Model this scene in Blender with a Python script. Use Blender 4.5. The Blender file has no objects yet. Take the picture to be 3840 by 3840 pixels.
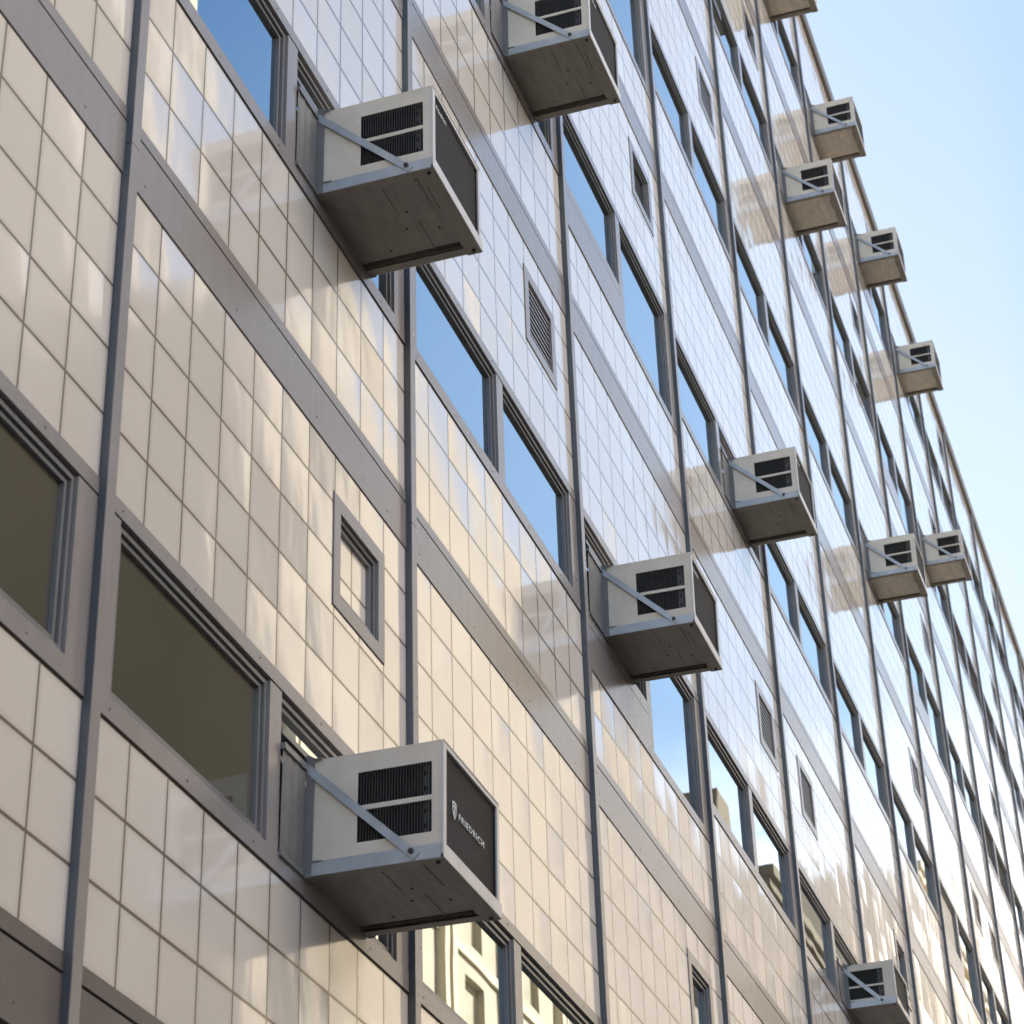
import bpy, bmesh, math, random
from mathutils import Vector, Matrix
random.seed(7)
C = bpy.context.scene.collection
scene = bpy.context.scene

# ------------------------------------------------------------------ helpers
class MB:
    """collects shapes, builds ONE mesh object"""
    def __init__(s):
        s.v = []; s.f = []; s.m = []
    def face(s, pts, mi=0):
        n = len(s.v); s.v += [tuple(p) for p in pts]
        s.f.append(tuple(range(n, n + len(pts)))); s.m.append(mi)
    def box(s, x0, x1, y0, y1, z0, z1, mi=0):
        if x1 < x0: x0, x1 = x1, x0
        if y1 < y0: y0, y1 = y1, y0
        if z1 < z0: z0, z1 = z1, z0
        n = len(s.v)
        s.v += [(x0,y0,z0),(x1,y0,z0),(x1,y1,z0),(x0,y1,z0),(x0,y0,z1),(x1,y0,z1),(x1,y1,z1),(x0,y1,z1)]
        for q in ((0,3,2,1),(4,5,6,7),(0,1,5,4),(1,2,6,5),(2,3,7,6),(3,0,4,7)):
            s.f.append(tuple(n + i for i in q)); s.m.append(mi)
    def bbox(s, x0, x1, y0, y1, z0, z1, b=.003, mi=0):
        """box with bevelled edges"""
        bm = bmesh.new()
        bmesh.ops.create_cube(bm, size=1)
        for v in bm.verts:
            v.co = Vector(((x0+x1)/2 + v.co.x*abs(x1-x0), (y0+y1)/2 + v.co.y*abs(y1-y0), (z0+z1)/2 + v.co.z*abs(z1-z0)))
        bmesh.ops.bevel(bm, geom=list(bm.edges), offset=b, segments=2, affect='EDGES', profile=.5)
        s.add_bm(bm, mi); bm.free()
    def add_bm(s, bm, mi=0):
        n = len(s.v); bm.verts.ensure_lookup_table(); bm.verts.index_update()
        s.v += [tuple(v.co) for v in bm.verts]
        for f in bm.faces:
            s.f.append(tuple(n + v.index for v in f.verts)); s.m.append(mi)
    def prism(s, pts, off, mi=0):
        """polygon pts (3d) extruded by vector off"""
        n = len(s.v); k = len(pts)
        s.v += [tuple(p) for p in pts] + [tuple(Vector(p) + Vector(off)) for p in pts]
        s.f.append(tuple(n + i for i in range(k))[::-1]); s.m.append(mi)
        s.f.append(tuple(n + k + i for i in range(k))); s.m.append(mi)
        for i in range(k):
            j = (i + 1) % k
            s.f.append((n+i, n+j, n+k+j, n+k+i)); s.m.append(mi)
    def cyl(s, c, ax, r, h, seg=12, mi=0):
        ax = Vector(ax).normalized(); u = ax.orthogonal().normalized(); w = ax.cross(u)
        pts = [Vector(c) + u*r*math.cos(2*math.pi*i/seg) + w*r*math.sin(2*math.pi*i/seg) for i in range(seg)]
        s.prism(pts, ax*h, mi)
    def mesh(s, name, mats):
        me = bpy.data.meshes.new(name)
        me.from_pydata(s.v, [], s.f)
        for m in mats: me.materials.append(m)
        me.polygons.foreach_set('material_index', s.m)
        bm = bmesh.new(); bm.from_mesh(me)
        bmesh.ops.recalc_face_normals(bm, faces=bm.faces); bm.to_mesh(me); bm.free()
        me.update()
        return me
    def build(s, name, mats, parent=None, loc=(0,0,0)):
        o = bpy.data.objects.new(name, s.mesh(name, mats)); C.objects.link(o)
        o.location = loc; o.parent = parent
        return o

def inst(name, me, parent=None, loc=(0,0,0)):
    o = bpy.data.objects.new(name, me); C.objects.link(o); o.location = loc; o.parent = parent
    return o
def tag(o, label=None, cat=None, group=None, kind=None):
    if label: o['label'] = label
    if cat: o['category'] = cat
    if group: o['group'] = group
    if kind: o['kind'] = kind
    return o
def empty(name, loc, label, cat, group=None):
    o = bpy.data.objects.new(name, None); C.objects.link(o); o.location = loc; o.empty_display_size = .3
    return tag(o, label, cat, group)
def copy_tree(o, parent=None):
    c = o.copy(); C.objects.link(c); c.parent = parent
    for ch in list(o.children): copy_tree(ch, c)
    return c

# ------------------------------------------------------------------ materials
def mat(name):
    m = bpy.data.materials.new(name); m.use_nodes = True
    nt = m.node_tree; b = nt.nodes['Principled BSDF']
    return m, nt, b
def N(nt, t, **k):
    n = nt.nodes.new(t)
    for a, v in k.items(): setattr(n, a, v)
    return n
def math_(nt, op, a, b=None, c=None):
    n = N(nt, 'ShaderNodeMath', operation=op)
    for i, v in enumerate((a, b, c)):
        if v is None: continue
        if isinstance(v, (int, float)): n.inputs[i].default_value = v
        else: nt.links.new(v, n.inputs[i])
    return n.outputs[0]
def ramp(nt, fac, stops):
    r = N(nt, 'ShaderNodeValToRGB'); nt.links.new(fac, r.inputs[0])
    el = r.color_ramp.elements
    while len(el) < len(stops): el.new(.5)
    for e, (p, c) in zip(el, stops):
        e.position = p; e.color = (*c, 1) if len(c) == 3 else c
    return r.outputs[0]
def noise(nt, scale, detail=3, rough=.55, vec=None, dim='3D'):
    n = N(nt, 'ShaderNodeTexNoise', noise_dimensions=dim)
    n.inputs['Scale'].default_value = scale; n.inputs['Detail'].default_value = detail; n.inputs['Roughness'].default_value = rough
    if vec: nt.links.new(vec, n.inputs['Vector'])
    return n
def simple(name, col, rough=.5, metal=0., var=.12, nscale=3., bump=0., bscale=60., spec=.5, ior=1.45):
    m, nt, b = mat(name)
    pos = N(nt, 'ShaderNodeNewGeometry').outputs['Position']
    n = noise(nt, nscale, 5, .6, pos)
    lo = tuple(c*(1-var) for c in col); hi = tuple(min(1, c*(1+var)) for c in col)
    nt.links.new(ramp(nt, n.outputs['Fac'], [(.3, lo), (.7, hi)]), b.inputs['Base Color'])
    b.inputs['Roughness'].default_value = rough; b.inputs['Metallic'].default_value = metal
    b.inputs['IOR'].default_value = ior; b.inputs['Specular IOR Level'].default_value = spec
    if bump:
        n2 = noise(nt, bscale, 4, .6, pos)
        bp = N(nt, 'ShaderNodeBump'); bp.inputs['Strength'].default_value = bump; bp.inputs['Distance'].default_value = .002
        nt.links.new(n2.outputs['Fac'], bp.inputs['Height']); nt.links.new(bp.outputs[0], b.inputs['Normal'])
    return m

SUNEL, SUNAZ, SUNE, SKYS, EXPO = 29, 66, 2.6, .06, 2.82
CLOUD = (14., 12.6, 10.9, 1)
VEIL = (2.15, 2.02, 1.75, 1)
def N_clamp(nt, v):
    c = N(nt, 'ShaderNodeClamp'); nt.links.new(v, c.inputs[0]); return c.outputs[0]
def N_sep(nt, v, i):
    c = N(nt, 'ShaderNodeSeparateXYZ'); nt.links.new(v, c.inputs[0]); return c.outputs[i]
FH = 2.311          # floor to floor
BAY = 2.0

def tile_material():
    m, nt, b = mat('glazed_tile')
    L = nt.links
    pos = N(nt, 'ShaderNodeNewGeometry').outputs['Position']
    sep = N(nt, 'ShaderNodeSeparateXYZ'); L.new(pos, sep.inputs[0])
    X, Z = sep.outputs[0], sep.outputs[2]
    T = .197
    # column: distance inside the bay
    xb = math_(nt, 'FLOORED_MODULO', X, BAY)
    bay = math_(nt, 'FLOOR', math_(nt, 'DIVIDE', X, BAY))
    uu = math_(nt, 'DIVIDE', math_(nt, 'SUBTRACT', xb, .036), T)
    # row: two courses per floor, lower and upper panel
    zr = math_(nt, 'FLOORED_MODULO', Z, FH)
    fl = math_(nt, 'FLOOR', math_(nt, 'DIVIDE', Z, FH))
    up = math_(nt, 'GREATER_THAN', zr, .9)
    vlow = math_(nt, 'DIVIDE', math_(nt, 'SUBTRACT', zr, .045), .1975)
    vup = math_(nt, 'DIVIDE', math_(nt, 'SUBTRACT', zr, 1.208), .1905)
    vv = math_(nt, 'ADD', math_(nt, 'MULTIPLY', vup, up), math_(nt, 'MULTIPLY', vlow, math_(nt, 'SUBTRACT', 1., up)))
    cu = math_(nt, 'FLOOR', uu); cv = math_(nt, 'FLOOR', vv)
    fu = math_(nt, 'FRACT', uu); fv = math_(nt, 'FRACT', vv)
    du = math_(nt, 'SUBTRACT', .5, math_(nt, 'ABSOLUTE', math_(nt, 'SUBTRACT', fu, .5)))
    dv = math_(nt, 'SUBTRACT', .5, math_(nt, 'ABSOLUTE', math_(nt, 'SUBTRACT', fv, .5)))
    d = math_(nt, 'MINIMUM', du, dv)                      # 0 at the joint, .5 mid tile
    grout = math_(nt, 'MAXIMUM', math_(nt, 'LESS_THAN', du, .019), math_(nt, 'LESS_THAN', dv, .024))
    # per tile random
    idv = N(nt, 'ShaderNodeCombineXYZ')
    L.new(math_(nt, 'ADD', cu, math_(nt, 'MULTIPLY', bay, 13.)), idv.inputs[0])
    L.new(math_(nt, 'ADD', cv, math_(nt, 'MULTIPLY', fl, 17.)), idv.inputs[1]); L.new(up, idv.inputs[2])
    wn = N(nt, 'ShaderNodeTexWhiteNoise', noise_dimensions='3D'); L.new(idv.outputs[0], wn.inputs['Vector'])
    # colour
    soft = noise(nt, 2.3, 5, .6, pos)
    col = ramp(nt, soft.outputs['Fac'], [(.25, TILE_LO), (.75, TILE_HI)])
    mixv = N(nt, 'ShaderNodeMix', data_type='RGBA', blend_type='MULTIPLY'); mixv.inputs[0].default_value = 1.
    tv = ramp(nt, wn.outputs['Value'], [(0, (.93,.93,.92)), (1, (1.,1.,1.))])
    L.new(col, mixv.inputs[6]); L.new(tv, mixv.inputs[7])
    # dirt hugging the joints, blotchy
    dirtn = noise(nt, 9., 4, .65, pos)
    dirt = math_(nt, 'MULTIPLY', math_(nt, 'SUBTRACT', 1., math_(nt, 'MINIMUM', math_(nt, 'MULTIPLY', d, 9.), 1.)), math_(nt, 'MULTIPLY', dirtn.outputs['Fac'], .55))
    mixd = N(nt, 'ShaderNodeMix', data_type='RGBA'); L.new(dirt, mixd.inputs[0])
    L.new(mixv.outputs[2], mixd.inputs[6]); mixd.inputs[7].default_value = (.33,.27,.20,1)
    mixg = N(nt, 'ShaderNodeMix', data_type='RGBA'); L.new(grout, mixg.inputs[0])
    L.new(mixd.outputs[2], mixg.inputs[6]); mixg.inputs[7].default_value = (.15,.12,.09,1)
    L.new(mixg.outputs[2], b.inputs['Base Color'])
    L.new(math_(nt, 'ADD', TILE_ROUGH, math_(nt, 'MULTIPLY', grout, .08)), b.inputs['Roughness'])
    b.inputs['IOR'].default_value = 2.1
    L.new(math_(nt, 'SUBTRACT', .5, math_(nt, 'MULTIPLY', grout, .12)), b.inputs['Specular IOR Level'])
    # normals: every tile sits a hair off plane, and the glaze is slightly wavy
    geo = N(nt, 'ShaderNodeNewGeometry')
    cen = N(nt, 'ShaderNodeVectorMath', operation='SUBTRACT'); L.new(wn.outputs['Color'], cen.inputs[0]); cen.inputs[1].default_value = (.5,.5,.5)
    scl = N(nt, 'ShaderNodeVectorMath', operation='MULTIPLY'); L.new(cen.outputs[0], scl.inputs[0]); scl.inputs[1].default_value = (TILT, 0, TILT)
    add = N(nt, 'ShaderNodeVectorMath', operation='ADD'); L.new(geo.outputs['Normal'], add.inputs[0]); L.new(scl.outputs[0], add.inputs[1])
    nor = N(nt, 'ShaderNodeVectorMath', operation='NORMALIZE'); L.new(add.outputs[0], nor.inputs[0])
    mp = N(nt, 'ShaderNodeMapping'); L.new(pos, mp.inputs[0]); mp.inputs['Scale'].default_value = (1.25, 1., .62)
    wav = noise(nt, 5.2, 2, .45, mp.outputs[0])
    bp = N(nt, 'ShaderNodeBump'); bp.inputs['Strength'].default_value = 1.; bp.inputs['Distance'].default_value = WAVE
    pil = math_(nt, 'ADD', math_(nt, 'MULTIPLY', fu, math_(nt, 'SUBTRACT', 1., fu)), math_(nt, 'MULTIPLY', fv, math_(nt, 'SUBTRACT', 1., fv)))
    sg = math_(nt, 'SUBTRACT', math_(nt, 'MULTIPLY', wn.outputs['Value'], 1.5), .45)
    hgt = math_(nt, 'ADD', math_(nt, 'MULTIPLY', wav.outputs['Fac'], WAVE), math_(nt, 'MULTIPLY', math_(nt, 'MULTIPLY', pil, sg), PILLOW))
    bp.inputs['Distance'].default_value = 1.
    L.new(hgt, bp.inputs['Height']); L.new(nor.outputs[0], bp.inputs['Normal'])
    L.new(bp.outputs[0], b.inputs['Normal'])
    return m
TILE_LO, TILE_HI = (.70,.63,.568), (.765,.695,.634)
TILE_ROUGH = .095; TILT = .028; WAVE = .0016; PILLOW = .0030
M_TILE = tile_material()

def metal_trim():
    m, nt, b = mat('grey_painted_metal'); L = nt.links
    pos = N(nt, 'ShaderNodeNewGeometry').outputs['Position']
    n = noise(nt, 1.7, 6, .6, pos)
    mp = N(nt, 'ShaderNodeMapping'); L.new(pos, mp.inputs[0]); mp.inputs['Scale'].default_value = (9., 9., .8)
    n2 = noise(nt, 2.5, 4, .6, mp.outputs[0])
    f = math_(nt, 'ADD', math_(nt, 'MULTIPLY', n.outputs['Fac'], .6), math_(nt, 'MULTIPLY', n2.outputs['Fac'], .4))
    L.new(ramp(nt, f, [(.3, (.215,.190,.181)), (.7, (.275,.246,.236))]), b.inputs['Base Color'])
    L.new(math_(nt, 'ADD', .18, math_(nt, 'MULTIPLY', n.outputs['Fac'], .16)), b.inputs['Roughness'])
    b.inputs['IOR'].default_value = 1.75
    n3 = noise(nt, 3., 2, .5, pos)
    bp = N(nt, 'ShaderNodeBump'); bp.inputs['Distance'].default_value = .0007; bp.inputs['Strength'].default_value = 1.
    L.new(n3.outputs['Fac'], bp.inputs['Height']); L.new(bp.outputs[0], b.inputs['Normal'])
    return m
M_TRIM = metal_trim()
M_BASE = simple('falloff_toned_brown_metal', (.115,.097,.088), .5, 0, .2, 1.6)  # lowest band: light falloff at the corner put into this darker colour
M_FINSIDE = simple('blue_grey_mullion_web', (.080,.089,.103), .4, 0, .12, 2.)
M_FRAME = simple('grey_window_frame', (.155,.15,.15), .28, 0, .1, 6., ior=1.7)
M_GAP = simple('dark_joint', (.02,.017,.015), .8, 0, .2, 4., spec=.1)
M_SCREW = simple('screw_head', (.07,.065,.06), .5, .3)
def glass(name, col, wave=.00012, floor_=.38, gain=.55):
    """tinted, mirror-coated glazing: dark behind, strong clear reflection"""
    m, nt, b = mat(name); L = nt.links
    pos = N(nt, 'ShaderNodeNewGeometry').outputs['Position']
    n = noise(nt, 1.4, 1.5, .4, pos)
    L.new(ramp(nt, n.outputs['Fac'], [(.3, tuple(c*.8 for c in col)), (.7, tuple(c*1.2 for c in col))]), b.inputs['Base Color'])
    b.inputs['Roughness'].default_value = .3; b.inputs['Specular IOR Level'].default_value = 0
    n2 = noise(nt, 3.1, 1, .4, pos)
    bp = N(nt, 'ShaderNodeBump'); bp.inputs['Distance'].default_value = wave; bp.inputs['Strength'].default_value = 1.
    L.new(n2.outputs['Fac'], bp.inputs['Height'])
    gl = N(nt, 'ShaderNodeBsdfGlossy'); gl.inputs['Roughness'].default_value = .003; gl.inputs['Color'].default_value = (.88,.96,1,1)
    L.new(bp.outputs[0], gl.inputs['Normal'])
    lw = N(nt, 'ShaderNodeFresnel'); lw.inputs['IOR'].default_value = 2.2
    f = math_(nt, 'ADD', floor_, math_(nt, 'MULTIPLY', lw.outputs[0], gain))
    mx = N(nt, 'ShaderNodeMixShader'); L.new(f, mx.inputs[0]); L.new(b.outputs[0], mx.inputs[1]); L.new(gl.outputs[0], mx.inputs[2])
    L.new(mx.outputs[0], nt.nodes['Material Output'].inputs['Surface'])
    return m
M_GLASS = glass('window_glass', (.035,.036,.032))
M_GLASS2 = glass('plain_olive_glass', (.085,.074,.052), .00012, .03, .62)  # less reflective panes; olive interior put into the base colour
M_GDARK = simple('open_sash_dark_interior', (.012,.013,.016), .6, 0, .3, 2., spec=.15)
M_BLIND = simple('pale_window_blind', (.55,.50,.42), .5, 0, .12, 5.)

M_CASE = simple('air_conditioner_casing', (.64,.58,.50), .42, 0, .09, 9., .15, 90.)
M_STEEL = simple('galvanised_steel', (.46,.48,.50), .38, .55, .12, 14.)
M_FILL = simple('shade_toned_filler_panel', (.17,.16,.155), .5, 0, .15, 8.)  # dark grey-brown: shade beside the unit put into the colour
M_EDGE = simple('bare_aluminium_edge', (.60,.57,.55), .42, .25, .08, 10.)
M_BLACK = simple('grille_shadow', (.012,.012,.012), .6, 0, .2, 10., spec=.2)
M_SLOT = simple('dark_slot_and_shade', (.045,.038,.032), .8, 0, .3, 25., spec=.2)
M_SLAT = simple('grille_slat', (.05,.048,.044), .5, 0, .15, 20.)
M_COMP = simple('condenser_side_plate', (.23,.23,.24), .4, .4, .3, 40.)
M_WHITE = simple('white_lettering', (.66,.65,.63), .4, 0, .02, 10.)
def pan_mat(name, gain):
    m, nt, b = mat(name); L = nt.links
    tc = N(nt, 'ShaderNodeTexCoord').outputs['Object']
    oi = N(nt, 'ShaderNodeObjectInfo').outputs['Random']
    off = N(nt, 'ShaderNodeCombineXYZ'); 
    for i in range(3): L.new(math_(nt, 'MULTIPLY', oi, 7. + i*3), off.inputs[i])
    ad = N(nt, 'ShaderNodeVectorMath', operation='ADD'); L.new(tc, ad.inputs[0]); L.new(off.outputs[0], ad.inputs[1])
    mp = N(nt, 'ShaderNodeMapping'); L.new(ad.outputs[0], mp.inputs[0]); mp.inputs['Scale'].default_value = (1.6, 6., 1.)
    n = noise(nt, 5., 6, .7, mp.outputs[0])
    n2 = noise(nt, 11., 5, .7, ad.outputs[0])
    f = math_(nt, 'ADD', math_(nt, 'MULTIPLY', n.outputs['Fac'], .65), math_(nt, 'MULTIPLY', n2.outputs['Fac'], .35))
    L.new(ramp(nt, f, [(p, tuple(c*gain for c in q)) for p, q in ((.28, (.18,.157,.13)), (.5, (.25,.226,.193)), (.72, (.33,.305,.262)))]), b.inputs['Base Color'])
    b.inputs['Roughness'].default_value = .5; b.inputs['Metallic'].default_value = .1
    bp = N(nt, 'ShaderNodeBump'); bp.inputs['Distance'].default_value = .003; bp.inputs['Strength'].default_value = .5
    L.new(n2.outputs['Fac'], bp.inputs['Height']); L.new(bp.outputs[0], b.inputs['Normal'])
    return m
M_PAN = pan_mat('shade_toned_base_pan', .74); M_PAN_BOUNCE = pan_mat('bounce_toned_base_pan', 1.75)  # same stained pan twice: underside shade and bounce light put into the colour
def mesh_grille():
    m, nt, b = mat('dark_mesh_grille'); L = nt.links
    tc = N(nt, 'ShaderNodeTexCoord').outputs['Object']
    sep = N(nt, 'ShaderNodeSeparateXYZ'); L.new(tc, sep.inputs[0])
    def saw(o, p): return math_(nt, 'ABSOLUTE', math_(nt, 'SUBTRACT', math_(nt, 'FRACT', math_(nt, 'DIVIDE', o, p)), .5))
    h = math_(nt, 'MINIMUM', saw(sep.outputs[2], .0085), saw(math_(nt, 'ADD', sep.outputs[0], math_(nt, 'MULTIPLY', math_(nt, 'FLOOR', math_(nt, 'DIVIDE', sep.outputs[2], .0085)), .006)), .012))
    L.new(ramp(nt, h, [(.05, (.032,.025,.022)), (.22, (.009,.007,.006))]), b.inputs['Base Color'])
    b.inputs['Roughness'].default_value = .6; b.inputs['Specular IOR Level'].default_value = .15
    bp = N(nt, 'ShaderNodeBump'); bp.inputs['Distance'].default_value = .003; bp.invert = True
    L.new(h, bp.inputs['Height']); L.new(bp.outputs[0], b.inputs['Normal'])
    return m
M_MESH = mesh_grille()

# ------------------------------------------------------------------ camera

CAM = Vector((-4.11699, -2.33891, -4.1012))
CAM_R = Matrix(((0.3239482, -0.9456243, -0.029193), (0.4907669, 0.1943454, -0.8493396), (0.8088297, 0.2608151, 0.5270389)))
FPX = 8866.64 / 3840          # focal length in image widths
cd = bpy.data.cameras.new('camera'); cam = bpy.data.objects.new('camera', cd); C.objects.link(cam)
r, dn, fw = CAM_R
cam.matrix_world = Matrix(((r[0], -dn[0], -fw[0], CAM[0]), (r[1], -dn[1], -fw[1], CAM[1]), (r[2], -dn[2], -fw[2], CAM[2]), (0, 0, 0, 1)))
cd.sensor_width = 36; cd.lens = FPX * 36; cd.clip_start = .05; cd.clip_end = 3000
cd.dof.use_dof = True; cd.dof.focus_distance = 8.5; cd.dof.aperture_fstop = 9.5
scene.camera = cam
def seen(x0, x1, z0, z1):
    """how large a facade rectangle shows in the photo (0 = not at all)"""
    a = 0; n = 5; pts = []
    for i in range(n):
        for k in range(n):
            p = CAM_R @ (Vector((x0 + (x1-x0)*i/(n-1), 0, z0 + (z1-z0)*k/(n-1))) - CAM)
            if p.z <= 0: continue
            u, v = p.x/p.z*FPX, p.y/p.z*FPX
            if abs(u) < .5 and abs(v) < .5: a += 1
            pts.append(p.z)
    return 0 if not a else a / (n*n) * abs(x1-x0)*abs(z1-z0) / (min(pts)**2)

# ------------------------------------------------------------------ the tiled office block
GZ = -5.7                     # street level
BAYS = range(-3, 21); FLOORS = range(-1, 5)
bld = empty('office_block', (18, 6, GZ), 'long office block faced with glossy cream tiles, grey metal mullions and ribbon windows', 'building')
OFF = (-18, -6, -GZ)          # part meshes are written in street coordinates

def part(mb, name, mats, parent=bld, kind=None):
    o = mb.build(name, mats, parent, OFF)
    if kind: o['kind'] = kind
    return o

core = MB(); core.box(-6, 42.03, .09, 14, GZ+3.1, 11.5); core.box(-6, 42.03, .5, 14, GZ, GZ+3.1)
part(core, 'wall', [M_GAP])

# stepped columns of windows: the left sash sits over a grey panel, the right one runs down further
def stepped(k): return k % 5 == 2
# small openings in the upper tile panel: (bay, floor) -> list of (x, kind)
SMALL = {(0,-1): [(1.405,'tiled')], (1,0): [(1.405,'louvre')], (2,-1): [(1.405,'window')], (2,1): [(1.405,'open')],
  (3,0): [(1.44,'louvre')], (4,0): [(.46,'louvre')], (3,2): [(1.405,'louvre')], (4,3): [(1.405,'window')], (5,0): [(1.42,'window')],
  (6,1): [(1.42,'louvre')], (8,1): [(.44,'louvre'), (1.45,'louvre')], (7,2): [(1.45,'louvre')], (6,3): [(1.42,'open')],
  (8,3): [(1.45,'window')], (9,4): [(1.45,'open')], (9,2): [(1.45,'window')], (10,3): [(1.45,'window')], (7,4): [(1.42,'window')],
  (11,4): [(1.45,'window')], (-2,0): [(1.405,'window')], (12,2): [(1.45,'louvre')], (13,3): [(1.45,'window')]}
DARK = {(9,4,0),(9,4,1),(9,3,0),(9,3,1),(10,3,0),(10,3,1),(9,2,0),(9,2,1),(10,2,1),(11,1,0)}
BLIND = {(7,1,0)}
SW, SZ0, SZ1 = .405, 1.622, 2.008

# --- windows: opening w x h, origin at its lower left corner on the wall plane
def ring(mb, x0, x1, z0, z1, t, y0, y1, mi):
    mb.box(x0, x1, y0, y1, z1-t, z1, mi); mb.box(x0, x1, y0, y1, z0, z0+t, mi)
    mb.box(x0, x0+t, y0, y1, z0+t, z1-t, mi); mb.box(x1-t, x1, y0, y1, z0+t, z1-t, mi)
def frame_mesh(w, h):
    mb = MB(); g = .004
    ring(mb, g, w-g, g, h-g, .013, .006, .06, 0)
    ring(mb, g+.013, w-g-.013, g+.013, h-g-.013, .005, .022, .06, 1)
    ring(mb, g+.018, w-g-.018, g+.018, h-g-.018, .012, .014, .062, 0)
    return mb.mesh('frame', [M_FRAME, M_GAP])
def pane_mesh(w, h, m):
    mb = MB(); q = .030
    mb.box(q, w-q, .026, .034, q, h-q, 0)
    return mb.mesh('pane', [m])
_cache = {}
def frame_of(w, h):
    k = ('f', round(w,3), round(h,3))
    if k not in _cache: _cache[k] = frame_mesh(w, h)
    return _cache[k]
def pane_of(w, h, m):
    k = ('p', round(w,3), round(h,3), m.name)
    if k not in _cache: _cache[k] = pane_mesh(w, h, m)
    return _cache[k]
def merge(mb, me, at, remap):
    n = len(mb.v)
    mb.v += [tuple(v.co + Vector(at)) for v in me.vertices]
    for p in me.polygons:
        mb.f.append(tuple(n + i for i in p.vertices)); mb.m.append(remap[p.material_index])

cells = []; panels = []; windows = []; smalls = []
for k in BAYS:
    for j in FLOORS:
        x = k*BAY; z = j*FH; st = stepped(k)
        zl = .430 if st else .636
        panels.append((seen(x, x+BAY, z+.045, z+zl), k, j, 'low', x+.036, x+2.0, z+.045, z+zl, []))
        ztop = 2.136 if j < 4 else 2.26
        panels.append((seen(x, x+BAY, z+1.22, z+ztop), k, j, 'up', x+.036, x+2.0, z+1.221, z+ztop, [x+a for a, _ in SMALL.get((k,j), [])]))
        cells.append((seen(x, x+BAY, z+.64, z+1.22), k, j))
        for s, (wx0, wx1) in enumerate(((.12, .985), (1.06, 1.905))):
            b = .487 if (st and s == 1) else .70
            windows.append((seen(x+wx0, x+wx1, z+b, z+1.166), k, j, s, x+wx0, wx1-wx0, z+b, 1.166-b))
        for a, kd in SMALL.get((k,j), []):
            smalls.append((seen(x+a, x+a+SW, z+SZ0, z+SZ1), k, j, x+a, z+SZ0, kd))

def add_panel(mb, p):
    _, k, j, w, x0, x1, z0, z1, holes = p
    z = j*FH; cur = x0; e = .005
    for hx in sorted(holes):
        a, b = hx - e, hx + SW + e
        mb.box(cur, a, 0, .06, z0, z1)
        mb.box(a, b, 0, .06, z0, z+SZ0-e); mb.box(a, b, 0, .06, z+SZ1+e, z1)
        cur = b
    mb.box(cur, x1, 0, .06, z0, z1)
panels.sort(key=lambda t: -t[0])
for p in panels[:98]:
    if p[0] > 0:
        mb = MB(); add_panel(mb, p); part(mb, 'tile_panel', [M_TILE])
rest = MB()
for p in panels[98:] + [p for p in panels[:98] if p[0] <= 0]: add_panel(rest, p)
part(rest, 'tile_panel', [M_TILE], kind='stuff')

def screws(mb, x0, x1, z, y, step=.41):
    x = x0 + .12
    while x < x1 - .03:
        mb.cyl((x, y+.001, z), (0,-1,0), .0032, .002, 8, 1); x += step * random.uniform(.93, 1.07)
def surround(mb, k, j):
    x = k*BAY; z = j*FH; Y0, Y1 = -.004, .07
    mb.box(x+.04, x+2.0, Y0, Y1, z+1.172, z+1.217); screws(mb, x, x+2, z+1.195, Y0)      # head
    mb.box(x+.04, x+.116, Y0+.001, Y1, z+.70, z+1.166)                                  # left jamb
    mb.box(x+.985, x+1.06, Y0+.001, Y1, z+.70, z+1.166)                                 # post
    mb.box(x+1.905, x+2.0, Y0+.001, Y1, z+.70, z+1.166)                                 # right jamb
    if stepped(k):
        mb.box(x+.04, x+.99, Y0-.001, Y1, z+.437, z+.632); mb.box(x+.04, x+.99, Y0, Y1, z+.638, z+.70)
        mb.box(x+.997, x+2.0, Y0, Y1, z+.437, z+.487)
        mb.box(x+.997, x+1.06, Y0+.001, Y1, z+.487, z+.70); mb.box(x+1.905, x+2.0, Y0+.001, Y1, z+.487, z+.70)
        screws(mb, x+.99, x+2, z+.462, Y0)
    else:
        mb.box(x+.04, x+2.0, Y0, Y1, z+.643, z+.70); screws(mb, x, x+2, z+.668, Y0)
cells.sort(key=lambda t: -t[0]); rest = MB()
for i, (a, k, j) in enumerate(cells):
    if a > 0 and i < 98:
        mb = MB(); surround(mb, k, j); part(mb, 'window_surround', [M_TRIM, M_SCREW])
    else: surround(rest, k, j)
part(rest, 'window_surround', [M_TRIM, M_SCREW], kind='stuff')

windows.sort(key=lambda t: -t[0]); rest = MB()
for i, (a, k, j, s, wx, w, wz, h) in enumerate(windows):
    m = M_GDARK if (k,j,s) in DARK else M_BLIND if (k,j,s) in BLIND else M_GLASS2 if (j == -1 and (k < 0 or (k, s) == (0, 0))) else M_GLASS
    if a > 0 and i < 98:
        f = inst('window', frame_of(w, h), bld, (wx-18, -6, wz-GZ))
        inst('pane', pane_of(w, h, m), f)
        if (k, j, s) in ((4,3,0), (5,3,0), (3,4,0)):
            sb = MB(); sb.box(.03, .45, .019, .0255, h-.12, h-.035); sb.build('lowered_sash', [M_FRAME], f)
    else:
        merge(rest, frame_of(w, h), (wx, 0, wz), [0, 1]); merge(rest, pane_of(w, h, m), (wx, 0, wz), [2])
part(rest, 'window', [M_FRAME, M_GAP, M_GLASS], kind='stuff')

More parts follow.
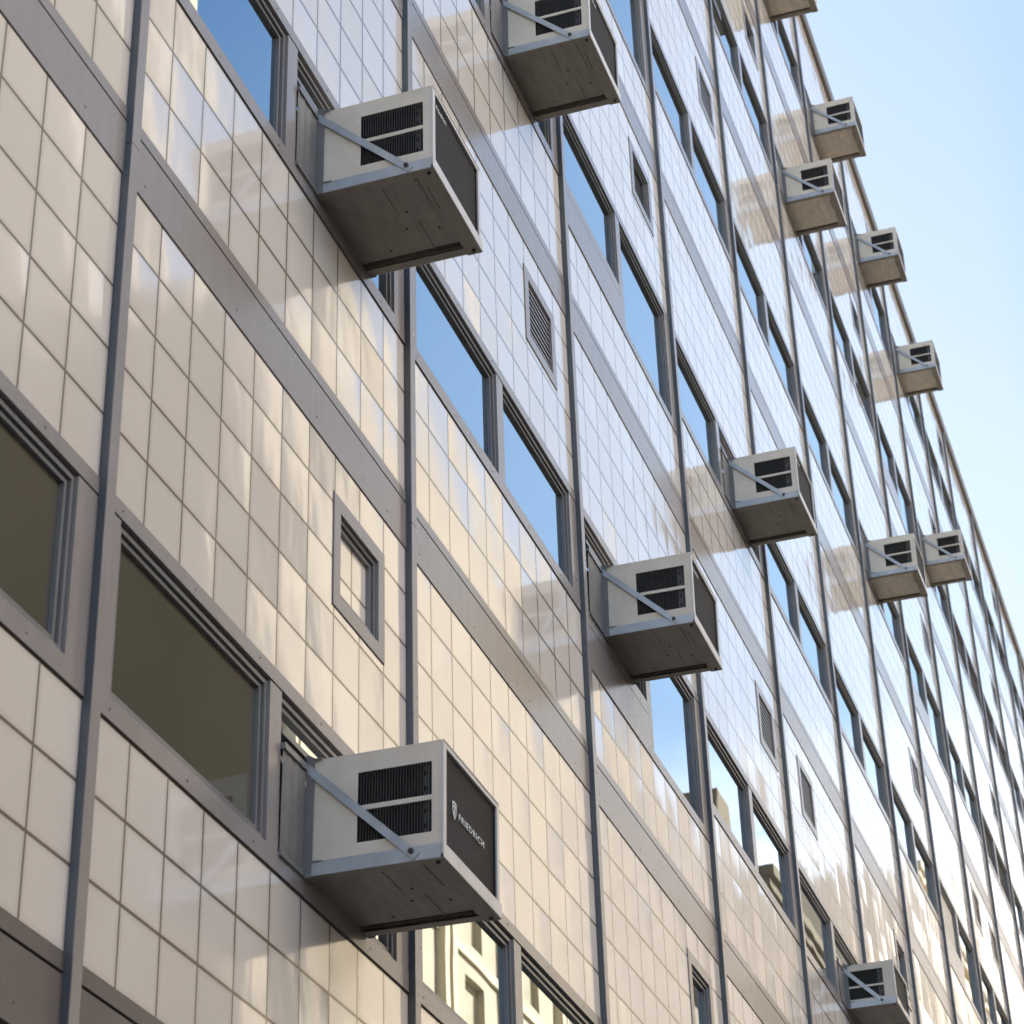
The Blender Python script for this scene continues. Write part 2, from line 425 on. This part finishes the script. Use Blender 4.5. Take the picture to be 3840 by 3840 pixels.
# --- small top-hung windows and louvred vents in the tile field
def small_trim():
    mb = MB(); ring(mb, 0, SW, 0, SZ1-SZ0, .05, -.004, .065, 0); return mb.mesh('vent_trim', [M_TRIM])
ME_STRIM = small_trim(); IW, IH = SW-.10, SZ1-SZ0-.10
ME_SFRAME = frame_mesh(IW, IH)
def louvre_mesh():
    mb = MB(); n = 10; p = IH/n
    for i in range(n):
        z0 = p*i
        mb.prism([(0,.004,z0+.0005), (0,.004,z0+p*.30), (0,.030,z0+p*.76), (0,.030,z0+p*.70), (0,.0055,z0+.0005)], (IW,0,0), 0)
    mb.box(0, IW, .052, .058, 0, IH, 1)
    return mb.mesh('slat', [M_TRIM, M_GAP])
ME_LOUVRE = louvre_mesh()
for a, k, j, x, z, kd in smalls:
    at = (x-18, -6, z-GZ)
    if kd == 'louvre':
        t = inst('louvred_vent', ME_STRIM, bld, at); inst('slat', ME_LOUVRE, t, (.05, 0, .05))
    else:
        t = inst('vent_window', ME_STRIM, bld, at); inst('frame', ME_SFRAME, t, (.05, 0, .05))
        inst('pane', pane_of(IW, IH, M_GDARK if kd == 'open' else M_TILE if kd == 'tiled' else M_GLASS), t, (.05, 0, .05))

# --- horizontal floor bands, vertical mullions, roof edge
X0, X1 = BAYS[0]*BAY, (BAYS[-1]+1)*BAY
for j in range(-1, 5):
    z = j*FH; mb = MB()
    for k in BAYS:                                   # sheet lengths butt with a hairline at each mullion
        x = k*BAY
        mb.box(x+.03, x+2.027, -.004, .07, z-.170, z-.003); screws(mb, x, x+2, z-.125, -.004, .57)
        mb.box(x+.03, x+2.027, -.003, .07, z+.006, z+.0445)
    if j == -1: mb.box(X0, X1, .06, .5, z-.23, z-.1705, 2)          # soffit over the shopfront
    part(mb, 'floor_band', [M_TRIM if j > -1 else M_BASE, M_SCREW, M_GAP])
for k in list(BAYS) + [BAYS[-1]+1]:
    x = k*BAY; mb = MB()
    zz = -2.482; step = FH; zs = zz
    for j in range(-1, 5):                           # spliced once per floor
        top = (j+1)*FH - .075 if j < 4 else 11.50
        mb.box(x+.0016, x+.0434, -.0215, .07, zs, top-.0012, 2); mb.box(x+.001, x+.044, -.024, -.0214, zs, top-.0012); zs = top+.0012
        if j < 4: mb.box(x+.003, x+.042, -.022, .06, top-.0012, top+.0012, 1)
    part(mb, 'mullion', [M_TRIM, M_GAP, M_FINSIDE])
M_COP = simple('weathered_roof_flashing', (.50,.49,.48), .35, .3, .25, 1.2)
mb = MB(); x = X0
while x < X1:
    l = 3.05
    mb.box(x+.003, x+l-.003, -.034, .3, 11.502, 11.585, 1); mb.box(x+.003, x+l-.003, -.038, .3, 11.587, 11.604, 0)
    mb.box(x+.01, x+l-.01, -.036, .3, 11.606, 11.675, 1); x += l
mb.box(X0, X1, .2, 14, 11.5, 11.66, 1)
part(mb, 'roof_coping', [M_COP, M_BASE])
# ground floor shopfront, set back under the band (only its dark shade shows)
mb = MB()
for k in BAYS:
    x = k*BAY
    mb.box(x, x+.12, .42, .5, GZ, -2.54, 0); mb.box(x+.12, x+2.0, .47, .48, GZ+.4, -2.54, 1); mb.box(x+.12, x+2.0, .44, .5, GZ, GZ+.4, 0)
part(mb, 'shopfront', [M_FRAME, M_GDARK])

# ------------------------------------------------------------------ air conditioners
# origin: lower inner corner of the near support rail, on the wall; x along the wall, -y out over the street
AW, AD, AH = .455, .395, .335
GR = (-.154, -.365, .078, .170, .184, .281)     # side grille: y range, then the heights of its two openings
def ac_casing():
    mb = MB(); zb, zt = .014, AH; t = .004
    # near side sheet with two grille openings, y from the wall outwards
    g0, g1, a0, a1, b0, b1 = GR
    for x in (.006, AW-.006-t):
        mb.box(x, x+t, -.003, g0, zb, zt); mb.box(x, x+t, g1, -AD+.004, zb, zt)
        mb.box(x, x+t, g0, g1, zb, a0); mb.box(x, x+t, g0, g1, a1, b0); mb.box(x, x+t, g0, g1, b1, zt)
    mb.bbox(.006, AW-.006, -.0, -AD-.006, zt, zt+.005, .0012)                # top sheet with a drip lip
    mb.box(.03, AW-.03, -.01, max(-.14, g0), zb, zt-.002)                              # solid inner half
    # outer frame round the grille
    mb.box(.004, .026, -AD+.004, -AD-.004, .012, AH, 1); mb.box(AW-.022, AW-.004, -AD+.004, -AD-.004, .012, AH, 1)
    mb.box(.026, AW-.022, -AD+.004, -AD-.004, AH-.014, AH, 1)
    return mb.mesh('casing', [M_CASE, M_EDGE])
def ac_side_grille(x, sx):
    mb = MB(); g0, g1, a0, a1, b0, b1 = GR
    if 1:
        for z0, z1 in ((a0,a1), (b0,b1)):
            n = 26
            for i in range(n + 1):
                y = g0 + (g1-g0)*i/n
                mb.box(x-.0035, x+.0035, y-.0011, y+.0011, z0, z1, 0)
            xx = x + sx*.018
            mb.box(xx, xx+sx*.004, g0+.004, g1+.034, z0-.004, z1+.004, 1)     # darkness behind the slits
            mb.box(xx, xx+sx*.004, g1+.034, g1-.004, z0-.004, z1+.004, 2)     # coil plate seen at the outer end
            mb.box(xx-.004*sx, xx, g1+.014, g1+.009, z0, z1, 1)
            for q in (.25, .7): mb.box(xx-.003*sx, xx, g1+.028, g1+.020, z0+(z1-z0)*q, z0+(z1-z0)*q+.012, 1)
    return mb.mesh('side_grille', [M_SLAT, M_BLACK, M_COMP])
def ac_outer_grille():
    mb = MB(); mb.box(.026, AW-.022, -AD+.012, -AD+.004, .040, AH-.014, 0)
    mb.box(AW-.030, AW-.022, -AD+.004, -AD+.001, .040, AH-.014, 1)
    return mb.mesh('outer_grille', [M_MESH, M_BLACK])
def ac_pan():
    mb = MB()
    mb.box(.012, AW-.012, -.002, -AD+.012, .0085, .0135, 0)
    # pressed ribs, drain slot, foot plates
    for (xa, xb, ya, yb) in ((.05,.205,-.318,-.326), (.06,.20,-.205,-.209), (.25,.40,-.255,-.259)):
        mb.box(xa, xb, ya, yb, .0060, .0086, 0)
    mb.box(.10, .215, -.345, -.352, .0050, .0086, 1)
    for (xa, ya) in ((.27,-.21), (.30,-.31), (.19,-.24), (.36,-.12)): mb.cyl((xa, ya, .0086), (0,0,-1), .004, .002, 10, 1)
    mb.box(AW-.060, AW-.042, -.006, -AD+.052, .0060, .0086, 1)                  # dark strip: shade beside the far rail put into colour
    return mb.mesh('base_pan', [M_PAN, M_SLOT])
def ac_rail(x, s):
    mb = MB()
    mb.box(x, x+s*.003, -.004, -AD+.002, .0, .040, 0)                         # upright leg of the angle
    mb.box(x+s*.003, x+s*.034, -.004, -AD+.02, -.001, .002, 1)                # flat leg under the unit
    return mb.mesh('support_rail', [M_STEEL, M_PAN])
def ac_front_rail():
    mb = MB()
    mb.bbox(-.001, AW+.003, -AD-.0045, -AD-.0075, -.002, .040, .0008, 0)
    mb.box(-.0005, AW+.002, -AD+.044, -AD-.0045, -.004, -.0012, 1)
    for x in (.02, AW-.02): mb.cyl((x, -AD+.016, -.004), (0,0,-1), .006, .004, 10, 2)
    return mb.mesh('front_rail', [M_EDGE, M_PAN, M_BLACK])
def ac_strap(x, s):
    mb = MB(); a, b = Vector((0,-.004,AH-.017)), Vector((0,-AD+.081,.021)); d = (b-a).normalized(); n = Vector((0,-d.z,d.y))*.0118
    if s < 0: off = -.003
    else: off = .003
    mb.prism([(x, *(a+n).yz), (x, *(a-n).yz), (x, *(b-n+d*.016).yz), (x, *(b+n+d*.016).yz)], (off,0,0), 0)
    return mb.mesh('brace', [M_STEEL])
def ac_bolt(x, s):
    mb = MB(); mb.cyl((x, -AD+.083, .026), (s,0,0), .008, .006, 10, 0); mb.cyl((x, -AD+.083, .026), (s,0,0), .0035, .011, 8, 0)
    return mb.mesh('bolt', [M_SCREW])
def ac_flange(far):
    mb = MB()
    if far: mb.box(AW, AW+.003, -.006, -.03, -.004, AH+.012, 0)
    else:
        mb.prism([(-.003,-.006,-.004), (-.003,-.03,-.004), (-.003,-.03,.037), (-.003,-.06,.038), (-.003,-.06,.0405), (-.003,-.03,.042), (-.003,-.03,AH-.003),
                  (-.003,-.052,AH-.001), (-.003,-.052,AH+.004), (-.003,-.03,AH+.006), (-.003,-.012,AH+.018), (-.003,-.006,AH+.018)], (.003,0,0), 0)
    return mb.mesh('wall_flange', [M_FRAME])
def ac_filler(wl, wr):
    """accordion curtain between the unit and the window jambs, with the lowered sash rail on top"""
    mb = MB(); n = 6
    if wl > .02:
        pts = []
        for i in range(n+1): pts.append((-.004 - wl*i/n, -.004 if i % 2 else -.006))
        for i in range(n):
            (xa, ya), (xb, yb) = pts[i], pts[i+1]
            mb.face([(xa,ya,.012), (xb,yb,.012), (xb,yb,AH-.03), (xa,ya,AH-.03)], 0)
        mb.box(-.004-wl, -.001, -.012, .012, AH-.03, AH-.012, 1); mb.box(-.004-wl, -.001, -.012, .012, .0, .012, 1)
    return mb.mesh('filler_curtain', [M_FILL, M_FRAME])

def ac_sash(wl, wr):
    mb = MB(); mb.box(-wl-.004, AW+wr, .002, .030, AH+.020, AH+.036, 0); return mb.mesh('sash_rail', [M_FRAME])

def text_mesh(body, size, shear=0., ext=.0008, spacing=1.):
    cu = bpy.data.curves.new('lettering', 'FONT'); cu.body = body; cu.size = size; cu.shear = shear; cu.extrude = ext
    cu.space_character = spacing; cu.align_x = 'LEFT'; cu.resolution_u = 3; cu.offset = size*.004
    o = bpy.data.objects.new('tmp', cu); C.objects.link(o)
    dg = bpy.context.evaluated_depsgraph_get()
    me = bpy.data.meshes.new_from_object(o.evaluated_get(dg)); bpy.data.objects.remove(o); bpy.data.curves.remove(cu)
    me.materials.clear(); me.materials.append(M_WHITE)
    # stand the text up on the outer grille: text x -> x, text y -> z, facing -y
    me.transform(Matrix(((1,0,0,0), (0,0,-1,0), (0,1,0,0), (0,0,0,1)))); me.update()
    return me
def shield_mesh():
    mb = MB(); R = []
    outl = [(-.5,.62),(0,.70),(.5,.62),(.5,.05),(.38,-.32),(0,-.72),(-.38,-.32),(-.5,.05)]
    inn = [(x*.74, z*.78) for x, z in outl]; n = len(outl); s = .030
    for i in range(n):
        a, b = outl[i], outl[(i+1)%n]; c, d = inn[(i+1)%n], inn[i]
        mb.prism([(p[0]*s, 0, p[1]*s*1.25) for p in (a, b, c, d)], (0,-.0016,0))
    sw = [(-.22,-.36),(-.10,-.48),(.30,.40),(.38,.52),(.20,.46)]
    mb.prism([(x*s, 0, z*s*1.25) for x, z in sw], (0,-.0016,0))
    mb.prism([(x*s, 0, z*s*1.25) for x, z in [(-.37,.30),(.10,.44),(.02,.30),(-.37,.12)]], (0,-.0016,0))
    return mb.mesh('emblem', [M_WHITE])

def make_ac():
    proto = bpy.data.objects.new('air_conditioner', None); C.objects.link(proto); proto.empty_display_size = .2
    inst('casing', ac_casing(), proto); inst('side_grille', ac_side_grille(.011, 1), proto); inst('side_grille', ac_side_grille(AW-.011, -1), proto)
    inst('outer_grille', ac_outer_grille(), proto); inst('base_pan', ac_pan(), proto)
    inst('support_rail', ac_rail(.0, 1), proto); inst('support_rail', ac_rail(AW, -1), proto); inst('front_rail', ac_front_rail(), proto)
    b1 = inst('brace', ac_strap(-.001, -1), proto); inst('bolt', ac_bolt(-.004, -1), b1)
    b2 = inst('brace', ac_strap(AW+.001, 1), proto); inst('bolt', ac_bolt(AW+.004, 1), b2)
    inst('wall_flange', ac_flange(False), proto); inst('wall_flange', ac_flange(True), proto)
    return proto
proto = make_ac()
PAN_BOUNCE = ac_pan(); PAN_BOUNCE.materials[0] = M_PAN_BOUNCE
GRP = 'air conditioners jutting out of the tiled facade'
LX, RX = .325, 1.217
AC = [
 (0,-1,RX,'air conditioner with white capital lettering and a shield on its dark grille'),
 (0, 0,RX,'large air conditioner directly above the one with capital lettering and shield'),
 (1, 1,RX,'large beige air conditioner cut by the top edge, side grilles still in view'),
 (2, 0,LX,'medium air conditioner standing over a grey panel beside a tall sky-reflecting pane'),
 (3, 1,RX,'medium air conditioner just up and right of the one over a grey panel'),
 (6, 2,LX,'nearer and larger of two small air conditioners that overlap each other'),
 (8, 3,LX,'farther and smaller of two small air conditioners that overlap each other'),
 (5, 3,LX,'small air conditioner just below and left of the highest whole one by the sky'),
 (6, 4,LX,'highest whole small air conditioner outlined against the sky beside the roof edge'),
 (7, 4,LX,'small air conditioner against the sky, middle one of three along the roof edge'),
 (8, 4,LX,'small air conditioner against the sky, lowest of three along the roof edge'),
 (5, 4,LX,'air conditioner cut by the top edge so that only its stained underside shows'),
 (4, 0,RX,'small shallow air conditioner at the bottom right, side grilles starting close to its wall bracket'),
]
T_BIG = text_mesh('FRIEDRICH', .0275, 0, spacing=1.22)
wd = max(v.co.x for v in T_BIG.vertices); T_BIG.transform(Matrix.Diagonal((.203/wd, 1, 1, 1))); T_SMALL = text_mesh('Friedrich', .026, .35)
ME_SHIELD = shield_mesh(); FILL = {RX: ac_filler(RX-1.06-.004, .20), LX: ac_filler(LX-.12-.004, .18)}
SASH = {RX: ac_sash(RX-1.06-.012, .20), LX: ac_sash(LX-.12-.012, .18)}
for i, (k, j, x, lab) in enumerate(AC):
    if (k, j) == (4, 0):                              # the shallower kind, nearly all grille
        AD, AH, GR = .300, .262, (-.022, -.236, .052, .122, .134, .226); o = make_ac()
        SASH_S, FILL_S = ac_sash(RX-1.06-.012, .20), ac_filler(RX-1.06-.004, .20); AD, AH, GR = .395, .335, (-.154, -.365, .078, .170, .184, .281)
    else: o = proto if i == 0 else copy_tree(proto)
    o.location = (k*BAY+x, 0, j*FH+.692)
    if i > 0: o.rotation_euler = (math.radians(random.uniform(.2, 1.1)), 0, math.radians(random.uniform(-.35, .35)))
    else: o.rotation_euler = (math.radians(.9), 0, 0)
    tag(o, lab, 'air conditioner', GRP)
for i, (k, j, x, lab) in enumerate(AC):
    o = [c for c in bpy.data.objects if c.get('label') == lab][0]
    sm = (k, j) == (4, 0)
    if k >= 5:                                        # units up by the roof: brighter bounce light put into the pan colour
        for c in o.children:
            if c.name.startswith('base_pan'): c.data = PAN_BOUNCE
    inst('filler_curtain', FILL_S if sm else FILL[x], o); inst('sash_rail', SASH_S if sm else SASH[x], o)
    if sm: continue
    if i == 0:
        inst('emblem', ME_SHIELD, o, (.101, -AD+.002, .172)); inst('lettering', T_BIG, o, (.136, -AD+.002, .160))
    else:
        inst('badge', T_SMALL, o, (.045, -AD+.002, .278))

# ------------------------------------------------------------------ the street and the houses across it
M_ASPH = simple('asphalt', (.055,.054,.052), .85, 0, .25, 1.5, .4, 40.)
M_PAVE = simple('concrete_paving', (.34,.33,.31), .8, 0, .15, 1.2, .3, 30.)
mb = MB(); mb.box(-400, 900, -600, 600, GZ-.5, GZ-.16); tag(mb.build('ground', [M_PAVE]), kind='structure')
mb = MB(); mb.box(-200, 420, -12.8, -3.2, GZ-.159, GZ-.12); tag(mb.build('road', [M_ASPH]), kind='structure')
mb = MB(); mb.box(-200, 420, -3.2, .42, GZ-.155, GZ); mb.box(-200, 420, -16, -12.8, GZ-.155, GZ); tag(mb.build('pavement', [M_PAVE]), kind='structure')

M_CREAM = simple('cream_limestone', (.345,.295,.215), .8, 0, .10, .6, .2, 20.)
M_CREAM2 = simple('cream_trim_stone', (.45,.385,.27), .75, 0, .08, 1.)
def brick(name, c1, c2, mortar, scale=4.):
    m, nt, b = mat(name); L = nt.links
    pos = N(nt, 'ShaderNodeNewGeometry').outputs['Position']
    sep = N(nt, 'ShaderNodeSeparateXYZ'); L.new(pos, sep.inputs[0])
    cmb = N(nt, 'ShaderNodeCombineXYZ'); L.new(math_(nt, 'ADD', sep.outputs[0], sep.outputs[1]), cmb.inputs[0]); L.new(sep.outputs[2], cmb.inputs[1])
    t = N(nt, 'ShaderNodeTexBrick'); t.inputs['Scale'].default_value = scale; t.inputs['Mortar Size'].default_value = .02
    L.new(cmb.outputs[0], t.inputs['Vector'])
    t.inputs['Color1'].default_value = (*c1,1); t.inputs['Color2'].default_value = (*c2,1); t.inputs['Mortar'].default_value = (*mortar,1)
    L.new(t.outputs['Color'], b.inputs['Base Color']); b.inputs['Roughness'].default_value = .85
    return m
M_OLIVE = brick('olive_brown_brick', (.090,.066,.037), (.115,.085,.048), (.13,.11,.08))
M_BRN = brick('brown_brick', (.39,.345,.29), (.45,.40,.335), (.40,.38,.34))
M_UMB = brick('umber_brick', (.15,.122,.098), (.185,.15,.12), (.2,.18,.15))
M_DARKB = brick('dark_brown_brick', (.06,.05,.038), (.085,.07,.05), (.10,.09,.075))
M_TAN = brick('tan_brick', (.42,.33,.22), (.48,.38,.26), (.5,.45,.38))
M_SHADE = simple('drawn_linen_window_shade', (.30,.255,.18), .7, 0, .15, 1.5)
M_WFR = simple('white_window_frame', (.75,.74,.70), .5, 0, .05, 2.)
def win_mesh(w, h, frame, pane):
    mb = MB(); t = .09
    mb.box(0, w, 0, .06, 0, t, 0); mb.box(0, w, 0, .06, h-t, h, 0); mb.box(0, t, 0, .06, t, h-t, 0); mb.box(w-t, w, 0, .06, t, h-t, 0)
    mb.box(t, w-t, .005, .055, h*.52-.04, h*.52+.04, 0); mb.box(t, w-t, .02, .04, t, h-t, 1)
    mb.box(-.12, w+.12, -.14, .1, -.14, 0, 2)
    return mb.mesh('window', [frame, pane, M_CREAM2])
def house(name, label, x0, x1, y0, depth, h, wall, nx, nz, ww, wh, base, trimmat, ornate=False, side=False, group=None):
    """street house whose facade faces +y at y0; real openings between piers and spandrels"""
    root = empty(name, (x0, y0, GZ), label, 'building', group)
    L = x1-x0; mb = MB(); T = .45
    px = L/nx; fz = (h-base-1.2)/nz
    mb.box(0, L, -depth, -T-.05, 0, h-.9)
    mb.box(0, L, -T, 0, 0, base)
    for j in range(nz):
        zb = base + j*fz
        mb.box(0, L, -T, 0, zb+.0, zb+(fz-wh)*.45); mb.box(0, L, -T, 0, zb+(fz-wh)*.45+wh, zb+fz)
        for i in range(nx+1):
            a = 0 if i == 0 else i*px - (px-ww)/2; b = L if i == nx else i*px + (px-ww)/2
            mb.box(a, b, -T, 0, zb+(fz-wh)*.45, zb+(fz-wh)*.45+wh)
    mb.box(0, L, -T, 0, base+nz*fz, h)
    mb.box(0, .45, -depth, -T, h-.9, h); mb.box(L-.45, L, -depth, -T, h-.9, h)
    mb.build('wall', [wall], root)
    wm = win_mesh(ww, wh, M_CREAM2 if ornate else M_WFR, M_SHADE if ornate else M_GLASS)
    wm.transform(Matrix.Diagonal((1,-1,1,1))); wm.flip_normals()
    order = sorted(((j, i) for j in range(nz) for i in range(nx)), key=lambda t: (-t[0], t[1]))
    for j, i in order[:100]:
        inst('window', wm, root, (i*px+(px-ww)/2, -.22, base + j*fz + (fz-wh)*.45))
    tb = MB()
    tb.box(-.25, L+.25, .02, .55, h-.55, h-.1); tb.box(-.15, L+.15, .02, .35, h-.95, h-.55); tb.box(-.1, L+.1, .01, .22, base-.35, base)
    if ornate:
        for i in range(nx+1):
            xc = i*px
            for o in (-.42, .12): tb.box(max(0,xc+o), min(L,xc+o+.3), .0, .26, base, h-1.7)
            tb.box(max(-.1,xc-.55), min(L+.1,xc+.55), .0, .36, h-1.7, h-1.2); tb.box(max(-.1,xc-.5), min(L+.1,xc+.5), .0, .32, base, base+.6)
        for j in range(1, nz):
            tb.box(0, L, .0, .10, base+j*fz-.12, base+j*fz+.12)
    tb.build('cornice', [trimmat], root)
    if side:
        # windows on the flank that faces back along the street
        sm = win_mesh(1.3, 1.9, M_WFR, M_GLASS); sm.transform(Matrix.Rotation(math.radians(-90), 4, 'Z'))
        for j in range(nz):
            for i in range(4):
                inst('window', sm, root, (-.02, -2.2-i*4.1, base + j*fz + .8))
    return root
house('low_brick_house', 'low brown brick house across the street, left of the tall cream one', -60, 34, -16, 14, 10.5, M_BRN, 26, 2, 1.7, 2.1, 4.2, M_OLIVE)
crm = house('cream_stone_house', 'sunlit cream stone house across the street with paired pilasters and a cornice', 37, 55.5, -16, 24, 36.3, M_CREAM, 4, 10, 1.35, 2.1, 5, M_CREAM2, ornate=True)
bru = house('umber_brick_house', 'umber brick house across the street between the cream stone and the olive brick ones', 56, 80, -16, 22, 36.4, M_UMB, 7, 10, 1.4, 2.0, 5, M_UMB)
r = house('olive_brick_house', 'olive brick apartment house beyond the cream one, white window frames on its flank', 84.5, 128, -16, 17, 40, M_OLIVE, 11, 10, 1.6, 2.0, 5, M_OLIVE, side=True)
mb = MB(); mb.box(2.0, 9, -9, -1.2, 39.9, 41.6); mb.build('roof_hut', [M_OLIVE], r)
mb = MB(); mb.box(3, 3.08, -2.08, -2, 41, 44.5); mb.box(2.2, 3.9, -2.06, -2.01, 43.6, 43.66); mb.box(2.4, 3.7, -2.06, -2.01, 43.0, 43.05); mb.build('aerial', [M_FRAME], r)
r2 = house('tan_brick_house', 'tall tan brick house farthest along the opposite side of the street', 129, 190, -16, 22, 58, M_TAN, 14, 14, 1.6, 2.0, 5, M_TAN)
mb = MB(); mb.box(-.12, -.004, -24, -.5, 0, 36.2); mb.build('party_wall', [M_OLIVE], crm)
mb = MB(); mb.box(0, 2.3, -22, -4.3, 36.3, 54); mb.box(-.1, 2.4, -22.1, -4.2, 54, 54.4); mb.build('stair_tower', [M_CREAM], crm)
mb = MB(); mb.box(3.5, 8, -2.4, -.3, 36.3, 39.6); mb.build('corner_pavilion', [M_CREAM], crm)
mb = MB(); mb.box(21.4, 23.3, -1.75, -.02, 36.4, 40.4); mb.build('chimney', [M_OLIVE], bru)

# ------------------------------------------------------------------ sun and sky
SUN_EL = math.radians(SUNEL); SUN_AZ = math.radians(SUNAZ)        # azimuth from +x towards +y
d = Vector((math.cos(SUN_EL)*math.cos(SUN_AZ), math.cos(SUN_EL)*math.sin(SUN_AZ), math.sin(SUN_EL)))
sl = bpy.data.lights.new('sun', 'SUN'); sl.energy = SUNE; sl.angle = math.radians(.5); sl.color = (1, .95, .87)
so = bpy.data.objects.new('sun', sl); C.objects.link(so); so.rotation_euler = d.to_track_quat('Z', 'Y').to_euler()
so.location = (0, 0, 60)
w = bpy.data.worlds.new('World'); scene.world = w; w.use_nodes = True
nt = w.node_tree; L = nt.links; bg = nt.nodes['Background']
sky = N(nt, 'ShaderNodeTexSky', sky_type='NISHITA'); sky.sun_disc = False
sky.sun_elevation = SUN_EL; sky.sun_rotation = math.radians(90) - SUN_AZ
sky.air_density = 1.0; sky.dust_density = 2.2; sky.ozone_density = 1.8; sky.altitude = 20
# thin bright clouds low down the street
tc = N(nt, 'ShaderNodeTexCoord').outputs['Generated']
mp = N(nt, 'ShaderNodeMapping'); L.new(tc, mp.inputs[0]); mp.inputs['Scale'].default_value = (1.2, 1.6, 3.2)
ty = N_clamp(nt, math_(nt, 'MULTIPLY', math_(nt, 'SUBTRACT', -.12, N_sep(nt, tc, 1)), 3.))
tx = N_clamp(nt, math_(nt, 'MULTIPLY', math_(nt, 'SUBTRACT', .60, N_sep(nt, tc, 0)), 4.))
tb = N_clamp(nt, math_(nt, 'ADD', .42, math_(nt, 'MULTIPLY', math_(nt, 'ADD', N_sep(nt, tc, 0), .25), 1.6)))
cloud_fill = math_(nt, 'MULTIPLY', math_(nt, 'MULTIPLY', ty, tb), tx)                 # added cloud, out of view, that fills the facade with light
cn = noise(nt, 2.6, 7, .6, mp.outputs[0])
sp = N(nt, 'ShaderNodeSeparateXYZ'); L.new(tc, sp.inputs[0])
low = math_(nt, 'MULTIPLY', math_(nt, 'SUBTRACT', .43, sp.outputs[2]), 5.0)
low = N(nt, 'ShaderNodeClamp'); 
L.new(math_(nt, 'MULTIPLY', math_(nt, 'SUBTRACT', .45, sp.outputs[2]), 6.0), low.inputs[0])
fac = math_(nt, 'MULTIPLY', low.outputs[0], N_clamp(nt, math_(nt, 'MULTIPLY', math_(nt, 'SUBTRACT', cn.outputs['Fac'], .46), 6.)) )
dt = N(nt, 'ShaderNodeVectorMath', operation='DOT_PRODUCT'); L.new(tc, dt.inputs[0]); dt.inputs[1].default_value = d   # haze glow round the sun
veil = math_(nt, 'MULTIPLY', N_clamp(nt, math_(nt, 'MULTIPLY', math_(nt, 'SUBTRACT', dt.outputs['Value'], .38), 1.5)), .75)
cb = noise(nt, 1.7, 6, .55, tc)
fac = math_(nt, 'MAXIMUM', fac, math_(nt, 'MULTIPLY', cloud_fill, N_clamp(nt, math_(nt, 'MULTIPLY', math_(nt, 'SUBTRACT', cb.outputs['Fac'], .38), 5.))))
mx = N(nt, 'ShaderNodeMix', data_type='RGBA'); L.new(fac, mx.inputs[0])
hs = N(nt, 'ShaderNodeHueSaturation'); hs.inputs['Saturation'].default_value = 1.24; hs.inputs['Value'].default_value = 1.0; L.new(sky.outputs[0], hs.inputs['Color'])
tn = N(nt, 'ShaderNodeMix', data_type='RGBA', blend_type='MULTIPLY'); tn.inputs[0].default_value = 1.; tn.inputs[7].default_value = (.94, .985, .94, 1)
L.new(hs.outputs[0], tn.inputs[6])
vm = N(nt, 'ShaderNodeMix', data_type='RGBA'); L.new(veil, vm.inputs[0]); L.new(tn.outputs[2], vm.inputs[6]); vm.inputs[7].default_value = VEIL
hz = math_(nt, 'MULTIPLY', N_clamp(nt, math_(nt, 'MULTIPLY', math_(nt, 'SUBTRACT', N_sep(nt, tc, 0), .62), 2.2)), N_clamp(nt, math_(nt, 'MULTIPLY', math_(nt, 'SUBTRACT', .02, N_sep(nt, tc, 1)), 10.)))
vh = N(nt, 'ShaderNodeMix', data_type='RGBA'); L.new(hz, vh.inputs[0]); lo = math_(nt, 'MULTIPLY', N_clamp(nt, math_(nt, 'MULTIPLY', math_(nt, 'SUBTRACT', .74, sp.outputs[2]), 2.6)), math_(nt, 'MULTIPLY', N_clamp(nt, math_(nt, 'MULTIPLY', N_sep(nt, tc, 1), 20.)), .62))
vl = N(nt, 'ShaderNodeMix', data_type='RGBA'); L.new(lo, vl.inputs[0]); L.new(vm.outputs[2], vl.inputs[6]); vl.inputs[7].default_value = (2.6, 2.5, 2.2, 1)
L.new(vl.outputs[2], vh.inputs[6]); vh.inputs[7].default_value = (2.7, 3.5, 4.5, 1)
L.new(vh.outputs[2], mx.inputs[6]); mx.inputs[7].default_value = CLOUD
L.new(mx.outputs[2], bg.inputs['Color']); bg.inputs['Strength'].default_value = SKYS

scene.view_settings.view_transform = 'Standard'; scene.view_settings.look = 'None'
scene.view_settings.exposure = EXPO; scene.view_settings.gamma = 1
cy = scene.cycles
cy.use_denoising = True; cy.max_bounces = 8; cy.diffuse_bounces = 4; cy.glossy_bounces = 5
cy.sample_clamp_indirect = 6; cy.caustics_reflective = False; cy.caustics_refractive = False
